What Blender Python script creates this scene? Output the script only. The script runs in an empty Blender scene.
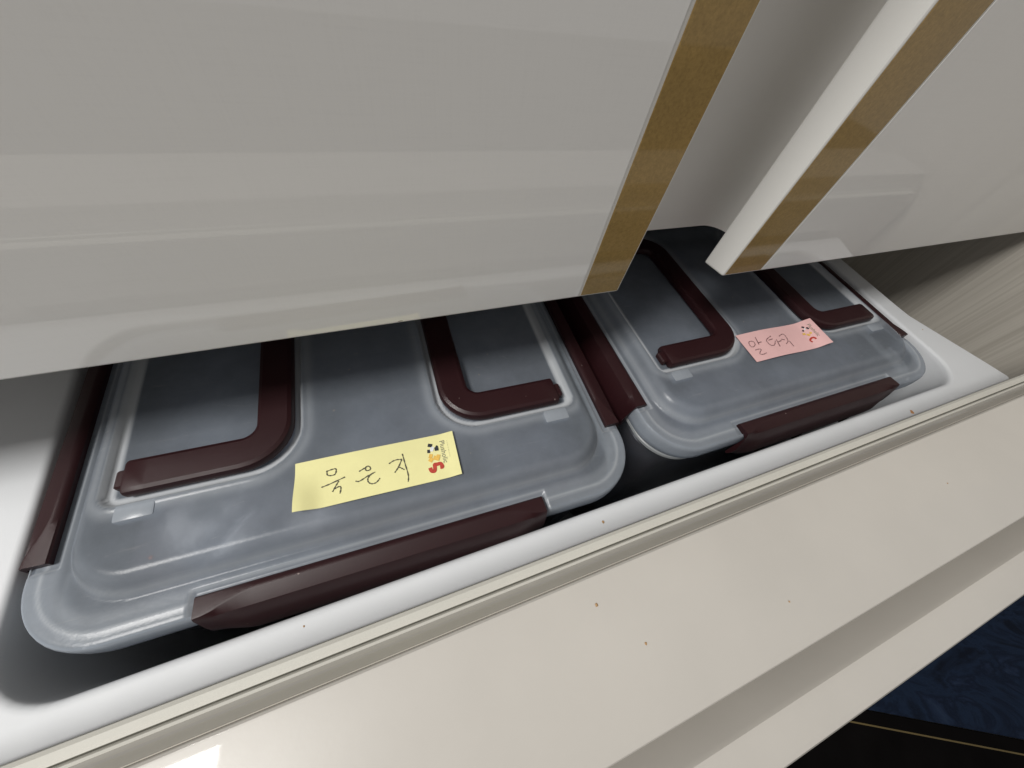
import bpy, bmesh, math, random
from mathutils import Matrix, Vector, noise
random.seed(7)
scn = bpy.context.scene
COL = scn.collection
S = 0.18            # metres: camera height above the drawer tub's rim
CZ = 0.78           # camera height above the floor

# ------------------------------------------------------------------ camera
cam = bpy.data.cameras.new('camera')
cam.sensor_width = 36.0
cam.lens = 364.0 / 1024.0 * 36.0
cam.clip_start = 0.01
cam.clip_end = 100.0
cam_o = bpy.data.objects.new('camera', cam)
COL.objects.link(cam_o)
A = ((0.93773234, -0.19687264, 0.2861804),
     (-0.31913734, -0.81358906, 0.48602901),
     (0.13714742, -0.54709597, -0.82575819))
M = Matrix(((A[0][0], -A[0][1], -A[0][2], 0),
            (A[1][0], -A[1][1], -A[1][2], 0),
            (A[2][0], -A[2][1], -A[2][2], CZ),
            (0, 0, 0, 1)))
cam_o.matrix_world = M
scn.camera = cam_o

# ------------------------------------------------------------------ light
world = bpy.data.worlds.new('World')
scn.world = world
world.use_nodes = True
wb = world.node_tree.nodes['Background']
wb.inputs[0].default_value = (1.0, 0.975, 0.945, 1)
wb.inputs[1].default_value = 0.33
la = bpy.data.lights.new('ceiling_panel_lamp', 'AREA')
la.shape = 'RECTANGLE'
la.size = 0.6
la.size_y = 0.7
la.energy = 56
la.color = (1.0, 0.98, 0.945)
lo = bpy.data.objects.new('ceiling_panel_lamp', la)
lo.location = (-1.16, -0.14, CZ + 1.65)
COL.objects.link(lo)
scn.view_settings.view_transform = 'Standard'
scn.view_settings.look = 'None'
scn.view_settings.exposure = 0.0
scn.view_settings.gamma = 1.0
scn.view_settings.use_curve_mapping = False

# ------------------------------------------------------------------ materials
def newmat(name):
    m = bpy.data.materials.new(name)
    m.use_nodes = True
    nt = m.node_tree
    return m, nt, nt.nodes['Principled BSDF']

def N(nt, t, **kw):
    n = nt.nodes.new(t)
    for k, v in kw.items():
        setattr(n, k, v)
    return n

def coords(nt, scale=(1, 1, 1)):
    tc = N(nt, 'ShaderNodeTexCoord')
    mp = N(nt, 'ShaderNodeMapping')
    mp.inputs['Scale'].default_value = scale
    nt.links.new(tc.outputs['Object'], mp.inputs['Vector'])
    return mp.outputs['Vector']

def noise_tex(nt, vec, scale, detail=4, rough=.55, dist=0):
    n = N(nt, 'ShaderNodeTexNoise')
    n.inputs['Scale'].default_value = scale
    n.inputs['Detail'].default_value = detail
    n.inputs['Roughness'].default_value = rough
    n.inputs['Distortion'].default_value = dist
    nt.links.new(vec, n.inputs['Vector'])
    return n.outputs['Fac']

def ramp(nt, fac, stops):
    r = N(nt, 'ShaderNodeValToRGB')
    e = r.color_ramp.elements
    while len(e) < len(stops):
        e.new(0.5)
    for el, (p, c) in zip(e, stops):
        el.position = p
        el.color = (c[0], c[1], c[2], 1) if not isinstance(c, (int, float)) else (c, c, c, 1)
    nt.links.new(fac, r.inputs['Fac'])
    return r.outputs['Color']

def mix(nt, fac, a, b):
    m = N(nt, 'ShaderNodeMix', data_type='RGBA')
    for v, s in ((fac, m.inputs[0]), (a, m.inputs[6]), (b, m.inputs[7])):
        if isinstance(v, bpy.types.NodeSocket):
            nt.links.new(v, s)
        elif isinstance(v, tuple):
            s.default_value = (v[0], v[1], v[2], 1)
        else:
            s.default_value = v
    return m.outputs[2]

def specks(nt, vec, scale, thresh, keep):
    """sparse dirt dots: 1 inside a dot"""
    v = N(nt, 'ShaderNodeTexVoronoi')
    v.inputs['Scale'].default_value = scale
    v.inputs['Randomness'].default_value = 1.0
    wob = N(nt, 'ShaderNodeTexNoise')
    wob.inputs['Scale'].default_value = scale * 6
    nt.links.new(vec, wob.inputs['Vector'])
    ad = N(nt, 'ShaderNodeVectorMath', operation='MULTIPLY_ADD')
    nt.links.new(wob.outputs['Color'], ad.inputs[0])
    ad.inputs[1].default_value = (.12 / scale,) * 3
    nt.links.new(vec, ad.inputs[2])
    nt.links.new(ad.outputs[0], v.inputs['Vector'])
    lt = N(nt, 'ShaderNodeMath', operation='LESS_THAN')
    nt.links.new(v.outputs['Distance'], lt.inputs[0])
    lt.inputs[1].default_value = thresh
    sep = N(nt, 'ShaderNodeSeparateColor')
    nt.links.new(v.outputs['Color'], sep.inputs[0])
    l2 = N(nt, 'ShaderNodeMath', operation='LESS_THAN')
    nt.links.new(sep.outputs[0], l2.inputs[0])
    l2.inputs[1].default_value = keep
    mu = N(nt, 'ShaderNodeMath', operation='MULTIPLY')
    nt.links.new(lt.outputs[0], mu.inputs[0])
    nt.links.new(l2.outputs[0], mu.inputs[1])
    return mu.outputs[0]

def bump(nt, bsdf, height, strength=.1, dist=.001):
    b = N(nt, 'ShaderNodeBump')
    b.inputs['Strength'].default_value = strength
    b.inputs['Distance'].default_value = dist
    nt.links.new(height, b.inputs['Height'])
    nt.links.new(b.outputs['Normal'], bsdf.inputs['Normal'])

def plastic(name, base, rough=.35, var=.06, spk=None, coat=0, bscale=600, bstr=.04, spec=.5):
    m, nt, p = newmat(name)
    v = coords(nt)
    f = noise_tex(nt, v, 14, 5)
    lo_ = tuple(c * (1 - var) for c in base)
    hi_ = tuple(min(1, c * (1 + var)) for c in base)
    c = ramp(nt, f, [(.3, lo_), (.7, hi_)])
    if spk:
        s = specks(nt, v, spk[0], spk[1], spk[2])
        c = mix(nt, s, c, spk[3])
    nt.links.new(c, p.inputs['Base Color'])
    rf = noise_tex(nt, v, 40, 6, .65)
    rr = N(nt, 'ShaderNodeMapRange')
    nt.links.new(rf, rr.inputs[0])
    rr.inputs[3].default_value = rough * .8
    rr.inputs[4].default_value = rough * 1.25
    nt.links.new(rr.outputs[0], p.inputs['Roughness'])
    p.inputs['Specular IOR Level'].default_value = spec
    if coat:
        p.inputs['Coat Weight'].default_value = coat
        p.inputs['Coat Roughness'].default_value = .04
    bump(nt, p, noise_tex(nt, v, bscale, 3), bstr, .0005)
    return m

DIRT = (.30, .20, .10)
m_tub = plastic('white_tub_plastic', (.60, .615, .635), .55, .03, (28, .040, .30, (.45, .22, .08)))
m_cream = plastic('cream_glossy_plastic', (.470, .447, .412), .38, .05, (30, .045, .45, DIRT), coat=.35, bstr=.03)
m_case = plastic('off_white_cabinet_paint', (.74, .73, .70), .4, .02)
m_recess = plastic('warm_grey_recess_plastic', (.85, .825, .785), .45, .03, (38, .06, .30, (.3, .25, .17)))
m_gasket = plastic('ivory_gasket_rubber', (.50, .49, .445), .5, .05, (60, .03, .08, DIRT))
m_channel = plastic('grey_gasket_channel', (.50, .475, .42), .5, .05)
m_gap_shade = plastic('dark_gap_shade', (.05, .045, .04), .6, .1)  # dark colour stands for the shade in the gap behind the rim
m_maroon = plastic('maroon_plastic', (.0225, .0064, .0078), .42, .12, (140, .05, .2, (.20, .15, .14)), bscale=900, bstr=.03, spec=.28)
m_notch_shade = plastic('notch_shade_black', (.004, .003, .003), .8, .1, spec=.02)  # near-black stands for the shade inside the clamp's notches

def door_glass():
    m, nt, p = newmat('pale_grey_linen_glass')
    v = coords(nt)
    wx = noise_tex(nt, coords(nt, (60, 60, 1800)), 1, 3)
    wz = noise_tex(nt, coords(nt, (1800, 60, 60)), 1, 3)
    ad = N(nt, 'ShaderNodeMath', operation='ADD')
    nt.links.new(wx, ad.inputs[0])
    nt.links.new(wz, ad.inputs[1])
    c = ramp(nt, ad.outputs[0], [(.6, (.755, .745, .728)), (1.0, (.775, .765, .748))])
    big = noise_tex(nt, v, 5, 4)
    c = mix(nt, ramp(nt, big, [(.35, .0), (.7, .12)]), c, (.70, .68, .65))
    c = mix(nt, specks(nt, v, 33, .05, .35), c, (.22, .19, .15))
    nt.links.new(c, p.inputs['Base Color'])
    p.inputs['Roughness'].default_value = .5
    p.inputs['Specular IOR Level'].default_value = .2
    p.inputs['Coat Weight'].default_value = 1.0
    p.inputs['Coat IOR'].default_value = 1.62
    sm = noise_tex(nt, v, 9, 6, .7)
    rr = N(nt, 'ShaderNodeMapRange')
    nt.links.new(sm, rr.inputs[0])
    rr.inputs[3].default_value = .004
    rr.inputs[4].default_value = .035
    nt.links.new(rr.outputs[0], p.inputs['Coat Roughness'])
    return m
m_glass = door_glass()

def gold():
    m, nt, p = newmat('bronze_gold_trim')
    v = coords(nt)
    f = noise_tex(nt, v, 900, 4, .7)
    g = noise_tex(nt, v, 22, 4)
    c = ramp(nt, f, [(.3, (.32, .205, .060)), (.7, (.47, .305, .095))])
    c = mix(nt, ramp(nt, g, [(.35, 0.0), (.75, .35)]), c, (.17, .12, .05))
    nt.links.new(c, p.inputs['Base Color'])
    p.inputs['Metallic'].default_value = .5
    p.inputs['Roughness'].default_value = .4
    p.inputs['Coat Weight'].default_value = .8
    p.inputs['Coat Roughness'].default_value = .05
    bump(nt, p, f, .15, .0004)
    return m
m_gold = gold()

def frosted(name, base, dense, a0, a1, rough):
    """frosted polypropylene: thicker spots (attribute 'dense') are whiter and less see-through"""
    m, nt, p = newmat(name)
    v = coords(nt)
    at = N(nt, 'ShaderNodeAttribute', attribute_name='dense')
    cloud = noise_tex(nt, v, 26, 6, .65)
    c = mix(nt, ramp(nt, cloud, [(.35, 0.0), (.7, .8)]), base, tuple(x * 1.45 for x in base))
    c = mix(nt, at.outputs['Fac'], c, dense)
    sc = noise_tex(nt, coords(nt, (24, 260, 60)), 1, 5, .8, 1.6)
    scr = ramp(nt, sc, [(.62, 0.0), (.66, .22), (.70, .4)])
    c = mix(nt, scr, c, dense)
    c = mix(nt, specks(nt, v, 120, .07, .14), c, (.55, .55, .54))
    nt.links.new(c, p.inputs['Base Color'])
    # thin frosted sheet: some light scatters back, some scatters through, some passes straight
    tl = N(nt, 'ShaderNodeBsdfTranslucent')
    nt.links.new(c, tl.inputs['Color'])
    tr = N(nt, 'ShaderNodeBsdfTransparent')
    tr.inputs['Color'].default_value = (.93, .96, 1, 1)
    m1 = N(nt, 'ShaderNodeMixShader')
    m1.inputs[0].default_value = .62
    nt.links.new(tl.outputs[0], m1.inputs[1])
    nt.links.new(tr.outputs[0], m1.inputs[2])
    mr = N(nt, 'ShaderNodeMapRange')
    nt.links.new(at.outputs['Fac'], mr.inputs[0])
    mr.inputs[3].default_value = a0
    mr.inputs[4].default_value = a1
    m2 = N(nt, 'ShaderNodeMixShader')
    nt.links.new(mr.outputs[0], m2.inputs[0])
    nt.links.new(m1.outputs[0], m2.inputs[1])
    nt.links.new(p.outputs[0], m2.inputs[2])
    nt.links.new(m2.outputs[0], nt.nodes['Material Output'].inputs['Surface'])
    rr = N(nt, 'ShaderNodeMapRange')
    nt.links.new(cloud, rr.inputs[0])
    rr.inputs[3].default_value = rough * .75
    rr.inputs[4].default_value = rough * 1.3
    nt.links.new(rr.outputs[0], p.inputs['Roughness'])
    bump(nt, p, noise_tex(nt, v, 420, 4, .6), .12, .0006)
    return m
m_lid = frosted('frosted_lid_plastic', (.34, .38, .435), (.62, .64, .66), .27, .82, .24)
m_body = frosted('frosted_body_plastic', (.22, .23, .24), (.55, .57, .57), .14, .6, .3)

def kimchi_mat():
    m, nt, p = newmat('dark_red_kimchi')
    v = coords(nt)
    f = noise_tex(nt, v, 11, 5, .5, .8)
    nt.links.new(ramp(nt, f, [(.28, (.055, .042, .048)), (.46, (.095, .088, .104)), (.58, (.13, .138, .168)), (.74, (.185, .21, .255))]), p.inputs['Base Color'])
    p.inputs['Roughness'].default_value = .35
    bump(nt, p, f, .6, .004)
    return m
m_kimchi = kimchi_mat()

def wood():
    m, nt, p = newmat('greige_vertical_grain_laminate')
    a = noise_tex(nt, coords(nt, (1, 150, 2.2)), 1, 4, .6)
    b = noise_tex(nt, coords(nt, (1, 620, 4)), 1, 3, .6)
    c = ramp(nt, a, [(.34, (.42, .39, .34)), (.46, (.475, .445, .395)), (.62, (.50, .47, .415))])
    c = mix(nt, ramp(nt, b, [(.42, .5), (.55, 0.0)]), c, (.38, .35, .305))
    nt.links.new(c, p.inputs['Base Color'])
    p.inputs['Roughness'].default_value = .55
    bump(nt, p, b, .1, .0004)
    return m
m_wood = wood()

def rug_mat():
    m, nt, p = newmat('navy_marbled_pile')
    v = coords(nt, (1, 2.4, 1))
    f = noise_tex(nt, v, 3.6, 7, .62, 2.2)
    g = noise_tex(nt, coords(nt, (1, 3, 1)), 450, 3, .7)
    c = ramp(nt, f, [(.36, (.005, .009, .020)), (.47, (.013, .025, .054)), (.53, (.007, .013, .030)), (.60, (.016, .028, .060)), (.68, (.030, .050, .092))])
    nt.links.new(c, p.inputs['Base Color'])
    p.inputs['Roughness'].default_value = .9
    p.inputs['Specular IOR Level'].default_value = .1
    bump(nt, p, g, 1.0, .003)
    return m
m_rug = rug_mat()
m_black = plastic('black_rug_border', (.004, .0035, .0035), .9, .2, bscale=700, bstr=.5, spec=.02)
m_goldyarn = plastic('gold_yarn', (.10, .07, .02), .6, .15, bscale=900, bstr=.4)
m_floor = plastic('dark_floor', (.10, .085, .07), .45, .15)

def paper(name, base):
    m, nt, p = newmat(name)
    v = coords(nt)
    f = noise_tex(nt, v, 60, 5)
    c = ramp(nt, f, [(.3, tuple(x * .93 for x in base)), (.7, base)])
    nt.links.new(c, p.inputs['Base Color'])
    p.inputs['Roughness'].default_value = .75
    bump(nt, p, noise_tex(nt, v, 1500, 2), .1, .0002)
    return m
m_yel = paper('yellow_paper', (.77, .73, .36))
m_pink = paper('pink_paper', (.76, .47, .46))
def flat(name, base):
    m, nt, p = newmat(name)
    v = coords(nt)
    nt.links.new(ramp(nt, noise_tex(nt, v, 900, 3), [(.3, tuple(x * .8 for x in base)), (.7, base)]), p.inputs['Base Color'])
    p.inputs['Roughness'].default_value = .7
    return m
m_ink = flat('grey_ballpoint_ink', (.085, .08, .05))
m_ink2 = flat('faded_ink', (.17, .075, .08))
m_pblack = flat('print_black', (.02, .022, .03))
m_pwhite = flat('print_white', (.80, .82, .84))
m_pyellow = flat('print_amber', (.80, .50, .10))
m_pred = flat('print_red', (.50, .05, .03))
m_ptext = flat('print_text_grey', (.20, .20, .15))

# ------------------------------------------------------------------ mesh helpers
def finish(bm, angle=38, smooth=True):
    bm.normal_update()
    a = math.radians(angle)
    for f in bm.faces:
        f.smooth = smooth
    for e in bm.edges:
        if len(e.link_faces) == 2 and e.calc_face_angle(0) > a:
            e.smooth = False

def obj(name, bm, mat, parent=None, angle=38, smooth=True):
    finish(bm, angle, smooth)
    me = bpy.data.meshes.new(name)
    bm.to_mesh(me)
    bm.free()
    me.materials.append(mat)
    o = bpy.data.objects.new(name, me)
    COL.objects.link(o)
    if parent:
        o.parent = parent
    return o

def empty(name, loc=(0, 0, 0), rz=0):
    o = bpy.data.objects.new(name, None)
    COL.objects.link(o)
    o.location = loc
    o.rotation_euler = (0, 0, rz)
    return o

def tag(o, label=None, cat=None, group=None, kind=None):
    if label: o['label'] = label
    if cat: o['category'] = cat
    if group: o['group'] = group
    if kind: o['kind'] = kind
    return o

def box(bm, x0, x1, y0, y1, z0, z1, bev=0, seg=2):
    vs = [bm.verts.new((x, y, z)) for x in (x0, x1) for y in (y0, y1) for z in (z0, z1)]
    idx = [(0, 1, 3, 2), (4, 6, 7, 5), (0, 4, 5, 1), (2, 3, 7, 6), (0, 2, 6, 4), (1, 5, 7, 3)]
    fs = [bm.faces.new([vs[i] for i in q]) for q in idx]
    if bev:
        es = list({e for f in fs for e in f.edges})
        bmesh.ops.bevel(bm, geom=es, offset=bev, segments=seg, profile=.5, affect='EDGES')
    return bm

def prism_x(bm, prof, x0, x1, nseg=1, closed=True):
    """extrude a (y, z) profile along x"""
    rows = []
    for i in range(nseg + 1):
        x = x0 + (x1 - x0) * i / nseg
        rows.append([bm.verts.new((x, y, z)) for y, z in prof])
    n = len(prof)
    for a, b in zip(rows, rows[1:]):
        for j in range(n if closed else n - 1):
            k = (j + 1) % n
            bm.faces.new((a[j], a[k], b[k], b[j]))
    if closed:
        bm.faces.new(list(reversed(rows[0])))
        bm.faces.new(rows[-1])
    bmesh.ops.recalc_face_normals(bm, faces=bm.faces)
    return bm

def prism_z(bm, prof, z0, z1, closed=True):
    lo_ = [bm.verts.new((x, y, z0)) for x, y in prof]
    hi_ = [bm.verts.new((x, y, z1)) for x, y in prof]
    n = len(prof)
    for j in range(n if closed else n - 1):
        k = (j + 1) % n
        bm.faces.new((lo_[j], lo_[k], hi_[k], hi_[j]))
    if closed:
        bm.faces.new(list(reversed(lo_)))
        bm.faces.new(hi_)
    bmesh.ops.recalc_face_normals(bm, faces=bm.faces)
    return bm

def rrect(x0, x1, y0, y1, r, na=10, ns=20):
    """outline of a rounded rectangle, same point count whatever the radius"""
    out = []
    cs = [(x1 - r, y0 + r, -90), (x1 - r, y1 - r, 0), (x0 + r, y1 - r, 90), (x0 + r, y0 + r, 180)]
    for i, (cx, cy, a0) in enumerate(cs):
        for k in range(na + 1):
            a = math.radians(a0 + 90 * k / na)
            out.append((cx + r * math.cos(a), cy + r * math.sin(a)))
        nx, ny, na0 = cs[(i + 1) % 4]
        ex, ey = out[-1]
        a = math.radians(na0)
        sx, sy = nx + r * math.cos(a), ny + r * math.sin(a)
        for k in range(1, ns):
            t = k / ns
            out.append((ex + (sx - ex) * t, ey + (sy - ey) * t))
    return out

def loft(bm, rings, cap_end=False, cap_start=False):
    R = [[bm.verts.new(p) for p in ring] for ring in rings]
    n = len(R[0])
    for a, b in zip(R, R[1:]):
        for j in range(n):
            k = (j + 1) % n
            bm.faces.new((a[j], a[k], b[k], b[j]))
    if cap_end:
        bm.faces.new(R[-1])
    if cap_start:
        bm.faces.new(list(reversed(R[0])))
    return R

def sm(t):
    t = max(0.0, min(1.0, t))
    return t * t * (3 - 2 * t)

def Z(k):
    return CZ - k * S

# ------------------------------------------------------------------ setting
bm = bmesh.new(); box(bm, -3, 3.4, -3.2, 1.2, -.02, 0)
tag(obj('floor', bm, m_floor), kind='structure')

bm = bmesh.new()
box(bm, 2.95 * S, 2.95 * S + .018, -.36 * S, 5.0 * S, 0.0005, 1.95, .0008, 1)
wall = obj('side_panel', bm, m_wood)
tag(wall, 'greige wood grain laminate panel standing beside the refrigerator', 'panel')

# ------------------------------------------------------------------ refrigerator
XL, XR = -1.50, 2.885
fr = empty('kimchi_refrigerator', (0.69 * S, 2.5 * S, 0))
tag(fr, 'white kimchi refrigerator with glossy doors, gold trim and its drawer pulled open', 'refrigerator')
OFF = Vector((-0.69 * S, -2.5 * S, 0))
def part(name, bm, mat, parent, angle=38, smooth=True, rot=0):
    if rot:
        bmesh.ops.rotate(bm, cent=(0, 0, 0), matrix=Matrix.Rotation(rot, 3, 'Z'), verts=bm.verts)
    o = obj(name, bm, mat, parent, angle, smooth)
    if parent is fr:
        o.location = OFF
    return o

yb0, yb1 = 1.16 * S, 4.6 * S
bm = bmesh.new()
t = .022
box(bm, XL * S, XL * S + t, yb0, yb1, .0, 1.80)
box(bm, XR * S - t, XR * S, yb0, yb1, .0, 1.80)
box(bm, XL * S + t, XR * S - t, yb1 - t, yb1, .0, 1.80)
box(bm, XL * S + t, XR * S - t, yb0, yb1 - t, 1.80 - t, 1.80)
box(bm, XL * S + t, XR * S - t, yb0 + .004, yb1 - t, Z(.66), Z(.66) + t)
box(bm, XL * S + t, XR * S - t, yb0 + .004, yb1 - t, Z(2.5), Z(2.5) + t)
box(bm, XL * S + t, XR * S - t, yb0 + .03, yb1 - t, 0, .03)
part('cabinet', bm, m_case, fr, smooth=False)

bm = bmesh.new()
box(bm, XL * S, XR * S, .60 * S, 1.13 * S, .045, Z(2.42), .004)
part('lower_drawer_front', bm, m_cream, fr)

DB, DT = Z(.645), 1.78
def chamfer_slab(bm, prof):
    prism_z(bm, prof, DB, DT)
    bmesh.ops.bevel(bm, geom=list(bm.edges), offset=.0009, segments=2, profile=.5, affect='EDGES')
# left door: front slab overhanging a finger recess, core behind
bm = bmesh.new()
chamfer_slab(bm, [(XL * S, .5985 * S), (.607 * S, .5985 * S), (.592 * S, .667 * S), (XL * S, .667 * S)])
box(bm, XL * S + .002, .43 * S, .668 * S, 1.12 * S, DB + .001, DT - .001, .002)
dl = part('door', bm, m_case, fr, angle=12)
tag(dl, 'glossy pale grey left door with gold strip on its right edge')
bm = bmesh.new(); box(bm, XL * S + .001, .481 * S, .5965 * S, .5982 * S, DB + .0012, DT - .002, .00012, 1)
part('glass_panel', bm, m_glass, dl, angle=12)
bm = bmesh.new(); box(bm, .4895 * S, .6005 * S, .5965 * S, .5982 * S, DB + .0012, DT - .002, .00012, 1)
part('gold_trim', bm, m_gold, dl, angle=12)
# right door
bm = bmesh.new()
chamfer_slab(bm, [(.976 * S, .5985 * S), (XR * S, .5985 * S), (XR * S, .667 * S), (.957 * S, .667 * S)])
box(bm, 1.16 * S, XR * S - .002, .668 * S, 1.12 * S, DB + .001, DT - .001, .002)
dr = part('door', bm, m_case, fr, angle=12)
tag(dr, 'glossy pale grey right door with gold strip on its left edge')
bm = bmesh.new(); box(bm, 1.131 * S, XR * S - .001, .5965 * S, .5982 * S, DB + .0012, DT - .002, .00012, 1)
part('glass_panel', bm, m_glass, dr, angle=12)
bm = bmesh.new(); box(bm, .983 * S, 1.125 * S, .5965 * S, .5982 * S, DB + .0012, DT - .002, .00012, 1)
part('gold_trim', bm, m_gold, dr, angle=12)
# finger recess between the doors
prof = [(.435 * S, .835 * S), (1.065 * S, .835 * S)]
for k in range(1, 11):
    a = math.radians(90 - 9 * k)
    prof.append(((1.065 + .075 * math.cos(a)) * S, (.76 + .075 * math.sin(a)) * S))
prof.append((1.14 * S, .67 * S))
prof += [(1.158 * S, .67 * S), (1.158 * S, .90 * S), (.435 * S, .90 * S)]
bm = bmesh.new(); prism_z(bm, prof, DB + .001, DT - .002)
part('handle_recess', bm, m_recess, fr)

# ---- the open drawer
ROT = .014
bm = bmesh.new()
ix0, ix1, iy0, iy1, ir = -.838, 2.245, .132, 2.35, .13
def outer(g, k):
    pts = rrect(-1.03 + g, 2.355 - g, .060 + g, 2.47 - g, .012, 10, 30)
    o = []
    for x, y in pts:
        f = max(0, min(1, (.485 - y) / .40)) * .15
        x = x + f if x > 2.2 else (x - f if x < -.9 else x)
        o.append((x * S, y * S, Z(k)))
    return o
def inner(g, k, r=ir):
    return [(x * S, y * S, Z(k)) for x, y in rrect(ix0 - g, ix1 + g, iy0 - g, iy1 + g, r, 10, 30)]
rings = [outer(.035, 2.16), outer(.012, 1.30), outer(.0, 1.012), outer(.0015, 1.004), outer(.004, 1.0008), outer(.007, 1.0), outer(.011, .9998)]
rings += [inner(.018, .9995, ir + .015), inner(.012, 1.0, ir + .01), inner(.006, 1.003, ir + .005), inner(.0015, 1.010), inner(0, 1.026), inner(-.012, 1.12),
          inner(-.03, 2.03, ir - .01), inner(-.04, 2.08, ir - .02), inner(-.06, 2.112, ir - .05), inner(-.10, 2.12, ir - .1)]
loft(bm, rings, cap_end=True)
bmesh.ops.recalc_face_normals(bm, faces=bm.faces)
part('drawer_tub', bm, m_tub, fr, angle=50, rot=ROT)

def P(lst):
    return [(y * S, Z(k)) for y, k in lst]
dx0, dx1 = XL * S, XR * S
top = [(.044, 1.02), (.044, .815), (.032, .80), (.008, .735), (.000, .722), (-.0085, .700), (-.0105, .6935), (-.0135, .6905), (-.0165, .690),
       (-.12, .6885), (-.226, .690), (-.2320, .6915), (-.2345, .695), (-.2365, .705), (-.240, .790), (-.246, .797),
       (-.253, .791), (-.2845, .7235), (-.2895, .7175), (-.2960, .7160), (-.303, .7160), (-.334, .7185), (-.345, .7225), (-.3505, .731), (-.353, .76), (-.354, 1.1), (-.352, 2.34), (-.344, 2.36),
       (.03, 2.36), (.044, 2.34)]
bm = bmesh.new(); prism_x(bm, P(top), dx0, dx1, 8)
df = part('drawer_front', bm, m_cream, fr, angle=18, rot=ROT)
bm = bmesh.new(); prism_x(bm, P([(.0475, .820), (.0485, .780), (.046, .768), (.040, .7635), (.030, .762), (.0255, .7632), (.0242, .778), (.0228, .7640), (.020, .7575), (.0165, .756), (.0130, .758), (.0115, .764), (.014, .79), (.025, .815)]), dx0 + .012, dx1 - .012, 8)
part('gasket', bm, m_gasket, df, angle=22, rot=ROT)
bm = bmesh.new(); prism_x(bm, P([(.0095, .742), (.0045, .7345), (.0005, .7215), (-.0080, .6985), (-.0068, .6972), (.0020, .719), (.0065, .7335), (.0105, .741)]), dx0 + .004, dx1 - .004, 4)
part('gasket_channel', bm, m_channel, df, angle=50, rot=ROT)
bm = bmesh.new(); prism_x(bm, P([(.0455, 1.05), (.0455, .96), (.0585, .99), (.0585, 1.05)]), -1.0 * S, 2.40 * S, 2)  # dark strip filling the rim gap, the gap's shade put into its colour
part('gap_shade_strip', bm, m_gap_shade, df, angle=50, rot=ROT)

# ------------------------------------------------------------------ food containers
W, D = 1.405 * S, 1.22 * S
HW, HD = W / 2, D / 2
KB = 2.12
HF = (KB - .97) * S            # flange height above the container's base
HP = .0080                     # raised plateau
def sd(x, y, hx, hy, r):
    qx, qy = abs(x) - hx + r, abs(y) - hy + r
    return math.hypot(max(qx, 0), max(qy, 0)) + min(max(qx, qy), 0) - r
# pocket (left one; mirrored for the right)
px0, px1 = -HW + .122 * S, -HW + .53 * S
pyh = HD - .262 * S
pcx, phx = (px0 + px1) / 2, (px1 - px0) / 2
def sd_pocket(x, y):
    xx = -abs(x)
    r = .021 if xx > pcx else .006
    return sd(xx - pcx, y, phx, pyh, r)
CLF, CLS = .392 * S,   .425 * S   # half lengths of the front and side clamps
def lid_height(x, y):
    d0 = sd(x, y, HW, HD, .028)
    d1 = sd(x, y, HW - .0125, HD - .0135, .024)
    tq = max(0.0, min(1.0, -d1 / .0085))
    h = HP * (1 - (1 - tq) ** 2.2)
    dens = .35 * math.exp(-((d1 + .001) / .0012) ** 2) + .10 * sm(-d1 / .002) * sm((d1 + .0085) / .003)
    h += .0003 * math.exp(-((d0 + .0048) / .0009) ** 2)
    dens += .30 * math.exp(-((d0 + .0048) / .0008) ** 2) + .20 * sm((d0 + .0125) / .004)
    h -= .0005 * sm((d0 + .0008) / .0008)
    dp = sd_pocket(x, y)
    h -= .0026 * sm(-dp / .0014)
    h += .0005 * math.exp(-((dp - .0008) / .0009) ** 2)
    band = sm((dp + .0042) / .0010) * sm((.0008 - dp) / .0012)
    dens = max(dens, .8 * band)
    dens = max(dens, .26 * math.exp(-((dp - .0028) / .0025) ** 2) if dp > 0 else dens)
    # shallow seat for each clamp
    nf = min(CLF + .0024 - abs(x), .0092 - (HD - abs(y)))
    ns = min(CLS + .0024 - abs(y), .0092 - (HW - abs(x)))
    nn = max(nf, ns)
    h -= .0014 * sm((nn + .0003) / .0006)
    dens = max(dens, .5 * math.exp(-(nn / .0007) ** 2))
    return h, min(1, dens), d0

def make_lid():
    bm = bmesh.new()
    lay = bm.verts.layers.float.new('dense')
    step = .0009
    nx, ny = int(W / step) + 3, int(D / step) + 3
    vs = {}
    for i in range(nx):
        x = -HW - step * .5 + i * (W + step) / (nx - 1)
        for j in range(ny):
            y = -HD - step * .5 + j * (D + step) / (ny - 1)
            d0 = sd(x, y, HW, HD, .028)
            if d0 > step * 1.3:
                continue
            X, Y = x, y
            if d0 > 0:
                e = 1e-5
                gx = (sd(x + e, y, HW, HD, .028) - d0) / e
                gy = (sd(x, y + e, HW, HD, .028) - d0) / e
                X, Y = x - gx * d0, y - gy * d0
            h, dn, _ = lid_height(X, Y)
            v = bm.verts.new((X, Y, HF + h))
            v[lay] = dn
            vs[i, j] = v
    for i in range(nx - 1):
        for j in range(ny - 1):
            q = [vs.get(k) for k in ((i, j), (i + 1, j), (i + 1, j + 1), (i, j + 1))]
            q = [v for v in q if v]
            if len(q) >= 3:
                try:
                    bm.faces.new(q)
                except ValueError:
                    pass
    # downturned rim
    rings = []
    for g, z in ((-.0006, -.0004), (.0003, -.0010), (.0008, -.0022), (.0010, -.0040), (.0013, -.0075), (.0012, -.0112), (.0002, -.0120), (-.0012, -.0112), (-.0014, -.004)):
        rings.append([(x, y, HF + z) for x, y in rrect(-HW - g, HW + g, -HD - g, HD + g, .028 + g, 12, 12)])
    for ring in loft(bm, rings):
        for v in ring:
            v[lay] = .28
    return bm

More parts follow.
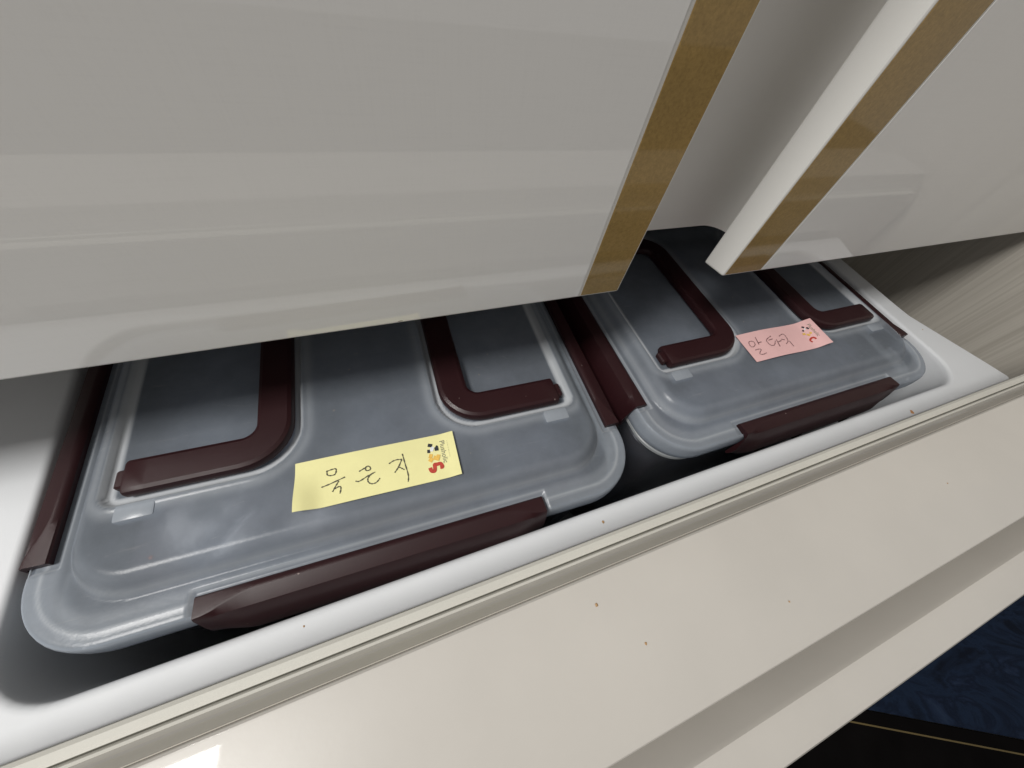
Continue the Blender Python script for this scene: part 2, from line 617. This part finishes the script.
def sweep(bm, path, prof, cap=True):
    """path: list of (pos, tangent) in xy; prof: list of (side, up)"""
    R = []
    for (x, y), (tx, ty) in path:
        nx_, ny_ = -ty, tx
        R.append([bm.verts.new((x + nx_ * s, y + ny_ * s, u)) for s, u in prof])
    n = len(prof)
    for a, b in zip(R, R[1:]):
        for j in range(n):
            k = (j + 1) % n
            bm.faces.new((a[j], a[k], b[k], b[j]))
    if cap:
        bm.faces.new(list(reversed(R[0])))
        bm.faces.new(R[-1])
    bmesh.ops.recalc_face_normals(bm, faces=bm.faces)

def rbox_prof(w, z0, z1, b):
    return [(-w / 2 + b, z0), (w / 2 - b, z0), (w / 2, z0 + b), (w / 2, z1 - b * 1.2), (w / 2 - b * .35, z1 - b * .4), (w / 2 - b * 1.2, z1),
            (-w / 2 + b * 1.2, z1), (-w / 2 + b * .35, z1 - b * .4), (-w / 2, z1 - b * 1.2), (-w / 2, z0 + b)]

def make_handle():
    bm = bmesh.new()
    w = .0152
    yo = pyh - .0030 - w / 2          # arm centre line
    xb = px1 - .0030 - w / 2
    xe = px0 + .0085
    r = .0132
    pts = []
    for k in range(6):
        tt = k / 5
        pts.append(((xe + (xb - r - xe) * tt, -yo), (1, 0)))
    for k in range(1, 9):
        a = math.radians(-90 + 90 * k / 8)
        pts.append(((xb - r + r * math.cos(a), -yo + r + r * math.sin(a)), (-math.sin(a), math.cos(a))))
    half = pts[:]
    for (x, y), (tx, ty) in reversed(half):
        pts.append(((x, -y), (-tx, ty)))
    prof = rbox_prof(w, HF + .0056, HF + .0118, .0018)
    # end facets: shrink the first and last section
    sweep(bm, pts, prof)
    bmesh.ops.bevel(bm, geom=[e for e in bm.edges if len(e.link_faces) == 2 and e.calc_face_angle(0) > 1.2 and abs(e.verts[0].co.x - xe) < 1e-5 and abs(e.verts[1].co.x - xe) < 1e-5],
                    offset=.0012, segments=2, profile=.5, affect='EDGES')
    for s in (-1, 1):
        box(bm, xe - .0035, xe + .002, s * yo - .0040, s * yo + .0040, HF + .0060, HF + .0100, .0008, 1)
    return bm

def make_clamp(L, side=1):
    """clamp along +x, hugging an edge whose outside is -y; origin on the lid's edge at flange height"""
    bm = bmesh.new()
    n = 40
    R = []
    for i in range(n + 1):
        tt = -1 + 2 * i / n
        tt = math.copysign(abs(tt) ** .75, tt)
        x = tt * L
        e = (L - abs(x))
        p = .60 + .40 * sm(e / .016 + .02)
        dz = .84 + .16 * sm(e / .010)
        ro = -.0040 + .0044 * (1 - sm(e / .020))          # the ridge runs outwards towards the ends
        fx, fz = max(.0062 * p, ro + .0022), -.0090 * dz
        prof = [(-.0066, -.0010), (-.0066, .0012), (-.0060, .0019), (ro - .0004, .0025), (ro + .0006, .0024),
                (max(.0018, ro + .0012), .0008), (max(.0044 * p, ro + .0018), -.0036 * dz), (fx, fz), (max(.0076 * p, fx), -.0150 * dz), (max(.0074 * p, fx), -.0190 * dz),
                (max(.0062 * p, .0034), -.0228 * dz), (max(.0046 * p, .0028), -.0245 * dz), (.0024, -.0245 * dz), (.0018, -.0230 * dz), (.0018, -.0020), (.0008, -.0010)]
        R.append([bm.verts.new((x, -o, z)) for o, z in prof])
    m_ = len(prof)
    for a, b in zip(R, R[1:]):
        for j in range(m_):
            k = (j + 1) % m_
            bm.faces.new((a[j], a[k], b[k], b[j]))
    bm.faces.new(R[0]); bm.faces.new(list(reversed(R[-1])))
    bmesh.ops.recalc_face_normals(bm, faces=bm.faces)
    return bm

def make_body():
    bm = bmesh.new()
    lay = bm.verts.layers.float.new('dense')
    def rg(g, z, r=.026):
        return [(x, y, z) for x, y in rrect(-HW - g, HW + g, -HD - g, HD + g, max(.006, r + g), 12, 12)]
    rings = [rg(-.008, HF - .004), rg(-.0055, HF - .003), rg(-.0020, HF - .0135), rg(-.0006, HF - .0145), rg(-.0006, HF - .0165), rg(-.0040, HF - .0170),
             rg(-.0050, HF - .019), rg(-.0085, .012), rg(-.0105, .004), rg(-.015, .0)]
    L = loft(bm, rings, cap_end=True)
    for i, ring in enumerate(L):
        for v in ring:
            v[lay] = .8 if i in (2, 3, 4, 5) else .0
    bmesh.ops.recalc_face_normals(bm, faces=bm.faces)
    return bm

def make_tab(x, y):
    bm = bmesh.new()
    box(bm, x - .0068, x + .0068, y - .0040, y + .0030, HF + HP - .004, HF + HP + .0006, .0010, 2)
    lay = bm.verts.layers.float.new('dense')
    for v in bm.verts:
        v[lay] = .38
    return bm

def container(loc, rz, label):
    root = empty('food_container', loc, rz)
    tag(root, label, 'container', 'food containers side by side in the drawer')
    if not proto:
        proto['body'] = obj('body', make_body(), m_body, root)
        proto['lid'] = obj('lid', make_lid(), m_lid, root, angle=60)
        hl = obj('handle', make_handle(), m_maroon, root, angle=24)
        proto['handle'] = hl
        h2 = hl.copy(); COL.objects.link(h2); h2.parent = root; h2.rotation_euler = (0, 0, math.pi)
        proto['handle2'] = h2
        k = 0
        for sx in (-1, 1):
            for sy in (-1, 1):
                o = obj('hinge_tab', make_tab(sx * (-px0 - .0130), sy * (pyh + .0030)), m_lid, proto['lid'])
                proto['tab%d' % k] = o; k += 1
        cf = obj('clamp', make_clamp(CLF), m_maroon, root, angle=30)
        cf.location = (0, -HD, HF)
        cb = cf.copy(); COL.objects.link(cb); cb.parent = root; cb.location = (0, HD, HF); cb.rotation_euler = (0, 0, math.pi)
        cl = obj('clamp', make_clamp(CLS), m_maroon, root, angle=30)
        cl.location = (-HW, 0, HF); cl.rotation_euler = (0, 0, -math.pi / 2)
        cr = cl.copy(); COL.objects.link(cr); cr.parent = root; cr.location = (HW, 0, HF); cr.rotation_euler = (0, 0, math.pi / 2)
        proto['clamps'] = [cf, cb, cl, cr]
        bs = bmesh.new(); box(bs, -.0011, .0011, -.0078, -.0050, -.0236, -.0170)  # solid black insert where a notch is cut, its shade painted as colour
        me = None
        for x in (-.046, -.012, .035):
            s_ = obj('slot', bs.copy(), m_notch_shade, cf) if me is None else bpy.data.objects.new('slot', me)
            if me is None:
                me = s_.data
            else:
                COL.objects.link(s_); s_.parent = cf
            s_.location = (x, 0, 0)
            proto.setdefault('notch_shades', []).append(s_)
    else:
        def cp(o, par):
            c = o.copy(); COL.objects.link(c); c.parent = par
            return c
        cp(proto['body'], root)
        lid = cp(proto['lid'], root)
        cp(proto['handle'], root); cp(proto['handle2'], root)
        for k in range(4):
            cp(proto['tab%d' % k], lid)
        cs = [cp(c, root) for c in proto['clamps']]
        for s_ in proto['notch_shades']:
            cp(s_, cs[0])
    return root
proto = {}
CLX, CLY, CLR = -.088 * S, .785 * S, -.017
CRX, CRY, CRR = 1.405 * S, .815 * S, .010
cL = container((CLX, CLY, Z(KB) + .0003), CLR, 'clear lidded container with maroon clamps and handles, yellow note on its lid')
cR = container((CRX, CRY, Z(KB) + .0003), CRR, 'clear lidded container with maroon clamps and handles, pink note on its lid')

def filling(c, label):
    bm = bmesh.new()
    def rg(g, z):
        return [(x, y, z) for x, y in rrect(-HW - g, HW + g, -HD - g, HD + g, .02, 8, 14)]
    ht = HF - .019
    R = loft(bm, [rg(-.0180, .0012), rg(-.0112, .010), rg(-.0090, ht - .012), rg(-.020, ht - .003), rg(-.032, ht + .001), rg(-.05, ht + .002), rg(-.08, ht + .001)], cap_end=True, cap_start=True)
    for v in bm.verts:
        if v.co.z > ht - .006:
            v.co.z += .007 * noise.noise(v.co * 38)
    bmesh.ops.recalc_face_normals(bm, faces=bm.faces)
    o = obj('kimchi', bm, m_kimchi)
    o.matrix_world = c.matrix_basis.copy()
    tag(o, label, 'kimchi', 'kimchi inside the containers')
filling(cL, 'dark kimchi filling dimly seen inside the container with the yellow note')
filling(cR, 'dark kimchi filling dimly seen inside the container with the pink note')

# ------------------------------------------------------------------ sticky notes
def smooth_poly(pts, n=5):
    if len(pts) < 3:
        return pts
    out = []
    P_ = [pts[0]] + list(pts) + [pts[-1]]
    for i in range(1, len(P_) - 2):
        p0, p1, p2, p3 = (Vector(P_[i + d]) for d in (-1, 0, 1, 2))
        for k in range(n):
            t = k / n
            out.append(tuple(.5 * ((2 * p1) + (p2 - p0) * t + (2 * p0 - 5 * p1 + 4 * p2 - p3) * t * t + (3 * p1 - p0 - 3 * p2 + p3) * t ** 3)))
    out.append(tuple(pts[-1]))
    return out

def ribbon(bm, pts, w, zf, lift):
    pts = smooth_poly([(x / 1000, y / 1000) for x, y in pts])
    L = R = None
    n = len(pts)
    for i, (x, y) in enumerate(pts):
        a, b = pts[max(0, i - 1)], pts[min(n - 1, i + 1)]
        d = Vector((b[0] - a[0], b[1] - a[1]))
        d = d.normalized() if d.length > 1e-9 else Vector((1, 0))
        ww = w * (.75 + .35 * math.sin(2.1 * i)) / 2 if w < .001 else w / 2
        l = bm.verts.new((x - d.y * ww, y + d.x * ww, zf(x - d.y * ww, y + d.x * ww) + lift))
        r = bm.verts.new((x + d.y * ww, y - d.x * ww, zf(x + d.y * ww, y - d.x * ww) + lift))
        if L:
            bm.faces.new((L, R, r, l))
        L, R = l, r

def note(w, h, loc, rz, mat, zf, label, ink, strokes, marks, text):
    bm = bmesh.new()
    nx, ny = 36, 12
    g = [[None] * (ny + 1) for _ in range(nx + 1)]
    g2 = [[None] * (ny + 1) for _ in range(nx + 1)]
    for i in range(nx + 1):
        for j in range(ny + 1):
            x, y = -w / 2 + w * i / nx, -h / 2 + h * j / ny
            g[i][j] = bm.verts.new((x, y, zf(x, y)))
            g2[i][j] = bm.verts.new((x, y, zf(x, y) - .00015))
    for i in range(nx):
        for j in range(ny):
            bm.faces.new((g[i][j], g[i + 1][j], g[i + 1][j + 1], g[i][j + 1]))
            bm.faces.new((g2[i][j], g2[i][j + 1], g2[i + 1][j + 1], g2[i + 1][j]))
    for i in range(nx):
        bm.faces.new((g[i][0], g2[i][0], g2[i + 1][0], g[i + 1][0]))
        bm.faces.new((g[i][ny], g[i + 1][ny], g2[i + 1][ny], g2[i][ny]))
    for j in range(ny):
        bm.faces.new((g[0][j], g[0][j + 1], g2[0][j + 1], g2[0][j]))
        bm.faces.new((g[nx][j], g2[nx][j], g2[nx][j + 1], g[nx][j + 1]))
    o = obj('sticky_note', bm, mat, angle=40)
    o.location = loc
    o.rotation_euler = (0, 0, rz)
    tag(o, label, 'sticky note', 'sticky notes on the container lids')
    bm = bmesh.new()
    for s in strokes:
        ribbon(bm, s, .00062, zf, .00022)
    obj('handwriting', bm, ink, o)
    for name, m_, wd, lst in marks:
        bm = bmesh.new()
        for q, s in enumerate(lst):
            ribbon(bm, s, wd, zf, .00022 + .00003 * q)
        obj(name, bm, m_, o)
    # small vertical print
    for txt, size, (tx, ty), tm in text:
        cu = bpy.data.curves.new('print', 'FONT')
        cu.body = txt
        cu.size = size
        to = bpy.data.objects.new('print_tmp', cu)
        COL.objects.link(to)
        dg = bpy.context.evaluated_depsgraph_get()
        me = bpy.data.meshes.new_from_object(to.evaluated_get(dg))
        bpy.data.objects.remove(to)
        for v in me.vertices:
            x, y = v.co.x, v.co.y
            X, Y = tx + y, ty - x
            v.co = (X, Y, zf(X, Y) + .00022)
        me.materials.clear()
        me.materials.append(tm)
        po = bpy.data.objects.new('printed_text', me)
        COL.objects.link(po)
        po.parent = o
    return o

def zy(x, y):
    u = x / .0699 + .5
    z = .0004 + .0003 * math.sin(u * 5)
    z += .0034 * sm((.16 - u) / .16) * sm((.35 - y / .0224) / .8) + .0010 * sm((u - .9) / .1)
    return z
def zp(x, y):
    u = x / .068 + .5
    return .0004 + .0010 * (math.sin((u - .1) * 7.5) * .5 + .5) + .0026 * sm((u - .8) / .2)

KN = .97 - (HP + .0008) / S
ys = [[(-22.2, 4.6), (-21.9, 2.4), (-19.1, 2.1), (-18.4, 4.2), (-19.2, 4.8), (-22.4, 4.4)], [(-24.6, -2.4), (-21.1, -1.7), (-15.0, -0.1)], [(-17.6, -1.3), (-18.9, -3.2), (-20.3, -5.5)], [(-19.4, -4.4), (-17.5, -3.8), (-16.9, -4.7), (-17.4, -7.0)], [(-9.1, 1.0), (-6.5, 2.1), (-5.5, 2.7), (-6.3, 1.9), (-6.1, 0.8), (-5.0, 0.5), (-4.2, 1.1), (-4.6, 2.3), (-5.5, 2.7)], [(-10.8, -3.1), (-9.2, -3.5), (-5.5, -1.9), (-2.4, -0.9)], [(-4.1, -1.5), (-5.6, -2.9), (-5.7, -4.6), (-4.5, -5.9), (-2.4, -5.8), (-0.7, -4.2)], [(3.8, 1.6), (6.5, 2.7), (9.6, 2.5)], [(9.6, 2.4), (7.8, -0.8), (5.8, -3.2)], [(7.5, -0.7), (8.6, -1.5), (10.1, -2.8)], [(10.2, 5.1), (10.7, 0.4), (11.4, -5.6), (10.9, -8.8)]]
ymarks = [('emblem_black', m_pblack, .0017, [[(22.3, 6.7), (24.2, 6.0)], [(21.5, 3.6), (22.8, 3.4)], [(25.0, 3.9), (26.8, 3.8)], [(25.6, 5.1), (26.4, 4.5)]]),
          ('emblem_white', m_pwhite, .0024, [[(23.1, 4.7), (24.5, 4.0)]]),
          ('emblem_amber', m_pyellow, .0021, [[(21.9, 1.2), (23.4, 0.6)], [(21.8, -0.3), (23.2, -1.6)], [(25.2, 0.2), (26.7, -0.4)], [(23.8, -0.1), (26.4, -1.3)]]),
          ('emblem_red', m_pred, .0017, [[(21.4, -4.6), (21.8, -6.3), (23.1, -6.6), (23.6, -4.9), (23.7, -3.6), (24.9, -3.7), (26.4, -3.7), (27.0, -5.4), (25.9, -5.5)]])]
note(.0699, .0224, (-.0901 * S, .3762 * S, Z(KN)), -.0326, m_yel, zy, 'yellow sticky note with handwriting stuck on the front of the container lid', m_ink, ys, ymarks,
     [('Plusholic', .0033, (.0279, .0077), m_ptext), ('- -- --- -- ---- -- ---', .0012, (.0311, .0070), m_ptext)])
ps = [[(-25.8, 4.2), (-27.8, 4.4), (-29.3, 2.8), (-29.5, 0.3), (-27.7, -0.1), (-25.5, 1.1), (-24.9, 3.2), (-25.8, 4.2)], [(-21.0, 6.7), (-22.7, 0.5)], [(-22.7, 1.8), (-19.3, 2.0)], [(-28.7, -2.9), (-25.1, -2.8), (-24.4, -3.8), (-27.5, -6.1), (-25.6, -7.3), (-22.3, -6.8)], [(-8.1, 4.9), (-14.2, 2.7), (-15.0, -0.3), (-14.1, -2.3), (-11.3, -2.4), (-8.0, 0.5)], [(-13.0, 2.0), (-8.8, 2.4)], [(-6.2, 1.4), (-8.0, -4.5)], [(-6.4, -0.8), (-2.7, -0.2)], [(-1.5, 3.5), (3.4, 4.8), (4.3, 2.8), (2.8, -1.4), (-1.0, -3.4)], [(-2.0, 1.0), (0.7, -0.1)], [(3.9, -1.6), (3.6, -6.4)]]
pmarks = [('emblem_black', m_pblack, .0013, [[(23.9, 7.1), (25.1, 5.9)], [(26.2, 5.5), (27.0, 3.8)], [(22.1, 4.2), (23.1, 3.5)]]),
          ('emblem_white', m_pwhite, .0016, [[(24.1, 4.9), (24.8, 4.4)]]),
          ('emblem_amber', m_pyellow, .0015, [[(20.1, 1.3), (22.4, 1.2)], [(22.8, 0.4), (24.4, -1.1)], [(25.3, 1.0), (26.3, -0.0)]]),
          ('emblem_red', m_pred, .0013, [[(25.9, -5.1), (25.2, -3.5), (23.3, -3.4), (21.4, -4.8), (22.1, -6.4)]])]
note(.0679, .0228, (1.4072 * S, .4824 * S, Z(KN)), -.004, m_pink, zp, 'pink sticky note with faint handwriting stuck between the handles of the container', m_ink2, ps, pmarks,
     [('Plusholic', .0032, (.0279, .0075), m_ptext)])

# ------------------------------------------------------------------ rug on the floor
ang = math.atan2(-.82, 1.55)
rug = empty('rug', (3.0 * S, -1.76 * S, 0), ang)
tag(rug, 'navy marbled rug with black border and thin gold line on the floor', 'rug')
def sheet(name, x0, x1, y0, y1, z1, mat):
    b = bmesh.new(); box(b, x0, x1, y0, y1, .0004, z1, .001, 1)
    return obj(name, b, mat, rug)
sheet('border', -.10, 1.6, -.22, .0205, .008, m_black)
sheet('field', -.10, 1.6, .0215, .38, .0095, m_rug)
b = bmesh.new(); box(b, -.10, 1.6, -.0015, .001, .0075, .0088, .0005, 1)
obj('gold_line', b, m_goldyarn, rug)

# ------------------------------------------------------------------ dried specks of sauce and crumbs
def speck(x, y, z, r_, mat, parent, inv):
    bm = bmesh.new()
    bmesh.ops.create_icosphere(bm, subdivisions=2, radius=r_)
    for v in bm.verts:
        r__ = .72
        d = r__ + .35 * noise.noise(v.co * (2.2 / r_) + Vector((x * 91, y * 77, 3)))
        v.co.x *= d; v.co.y *= d * 1.15; v.co.z *= .35
    o = obj('speck', bm, mat, parent, angle=80)
    o.location = inv @ Vector((x, y, z))
    return o
m_sauce = plastic('dried_red_sauce', (.30, .085, .03), .45, .2)
m_crumb = plastic('tan_crumb', (.36, .22, .10), .7, .2)
bpy.context.view_layer.update()
tub_o = bpy.data.objects['drawer_tub']
inv_t, inv_d = tub_o.matrix_world.inverted(), df.matrix_world.inverted()
for kx, ky, rr_ in ((.447, .098, .0009), (-.30, .10, .0005), (2.33, .42, .0006)):
    speck(kx * S, ky * S, Z(1.0) + .0001, rr_, m_crumb, tub_o, inv_t)
for kx, ky, rr_ in ((.235, -.050, .0006), (.29, -.125, .0005), (.58, -.16, .0004), (1.15, -.10, .0004)):
    speck(kx * S, ky * S, Z(.689) + .0001, rr_, m_crumb, df, inv_d)
lid_o = proto['lid']
speck(-.565 * S, .318 * S, Z(.97) + .0060, .0011, m_sauce, lid_o, lid_o.matrix_world.inverted())
speck(.02 * S, .205 * S, Z(.97) + .0006, .0006, m_sauce, lid_o, lid_o.matrix_world.inverted())
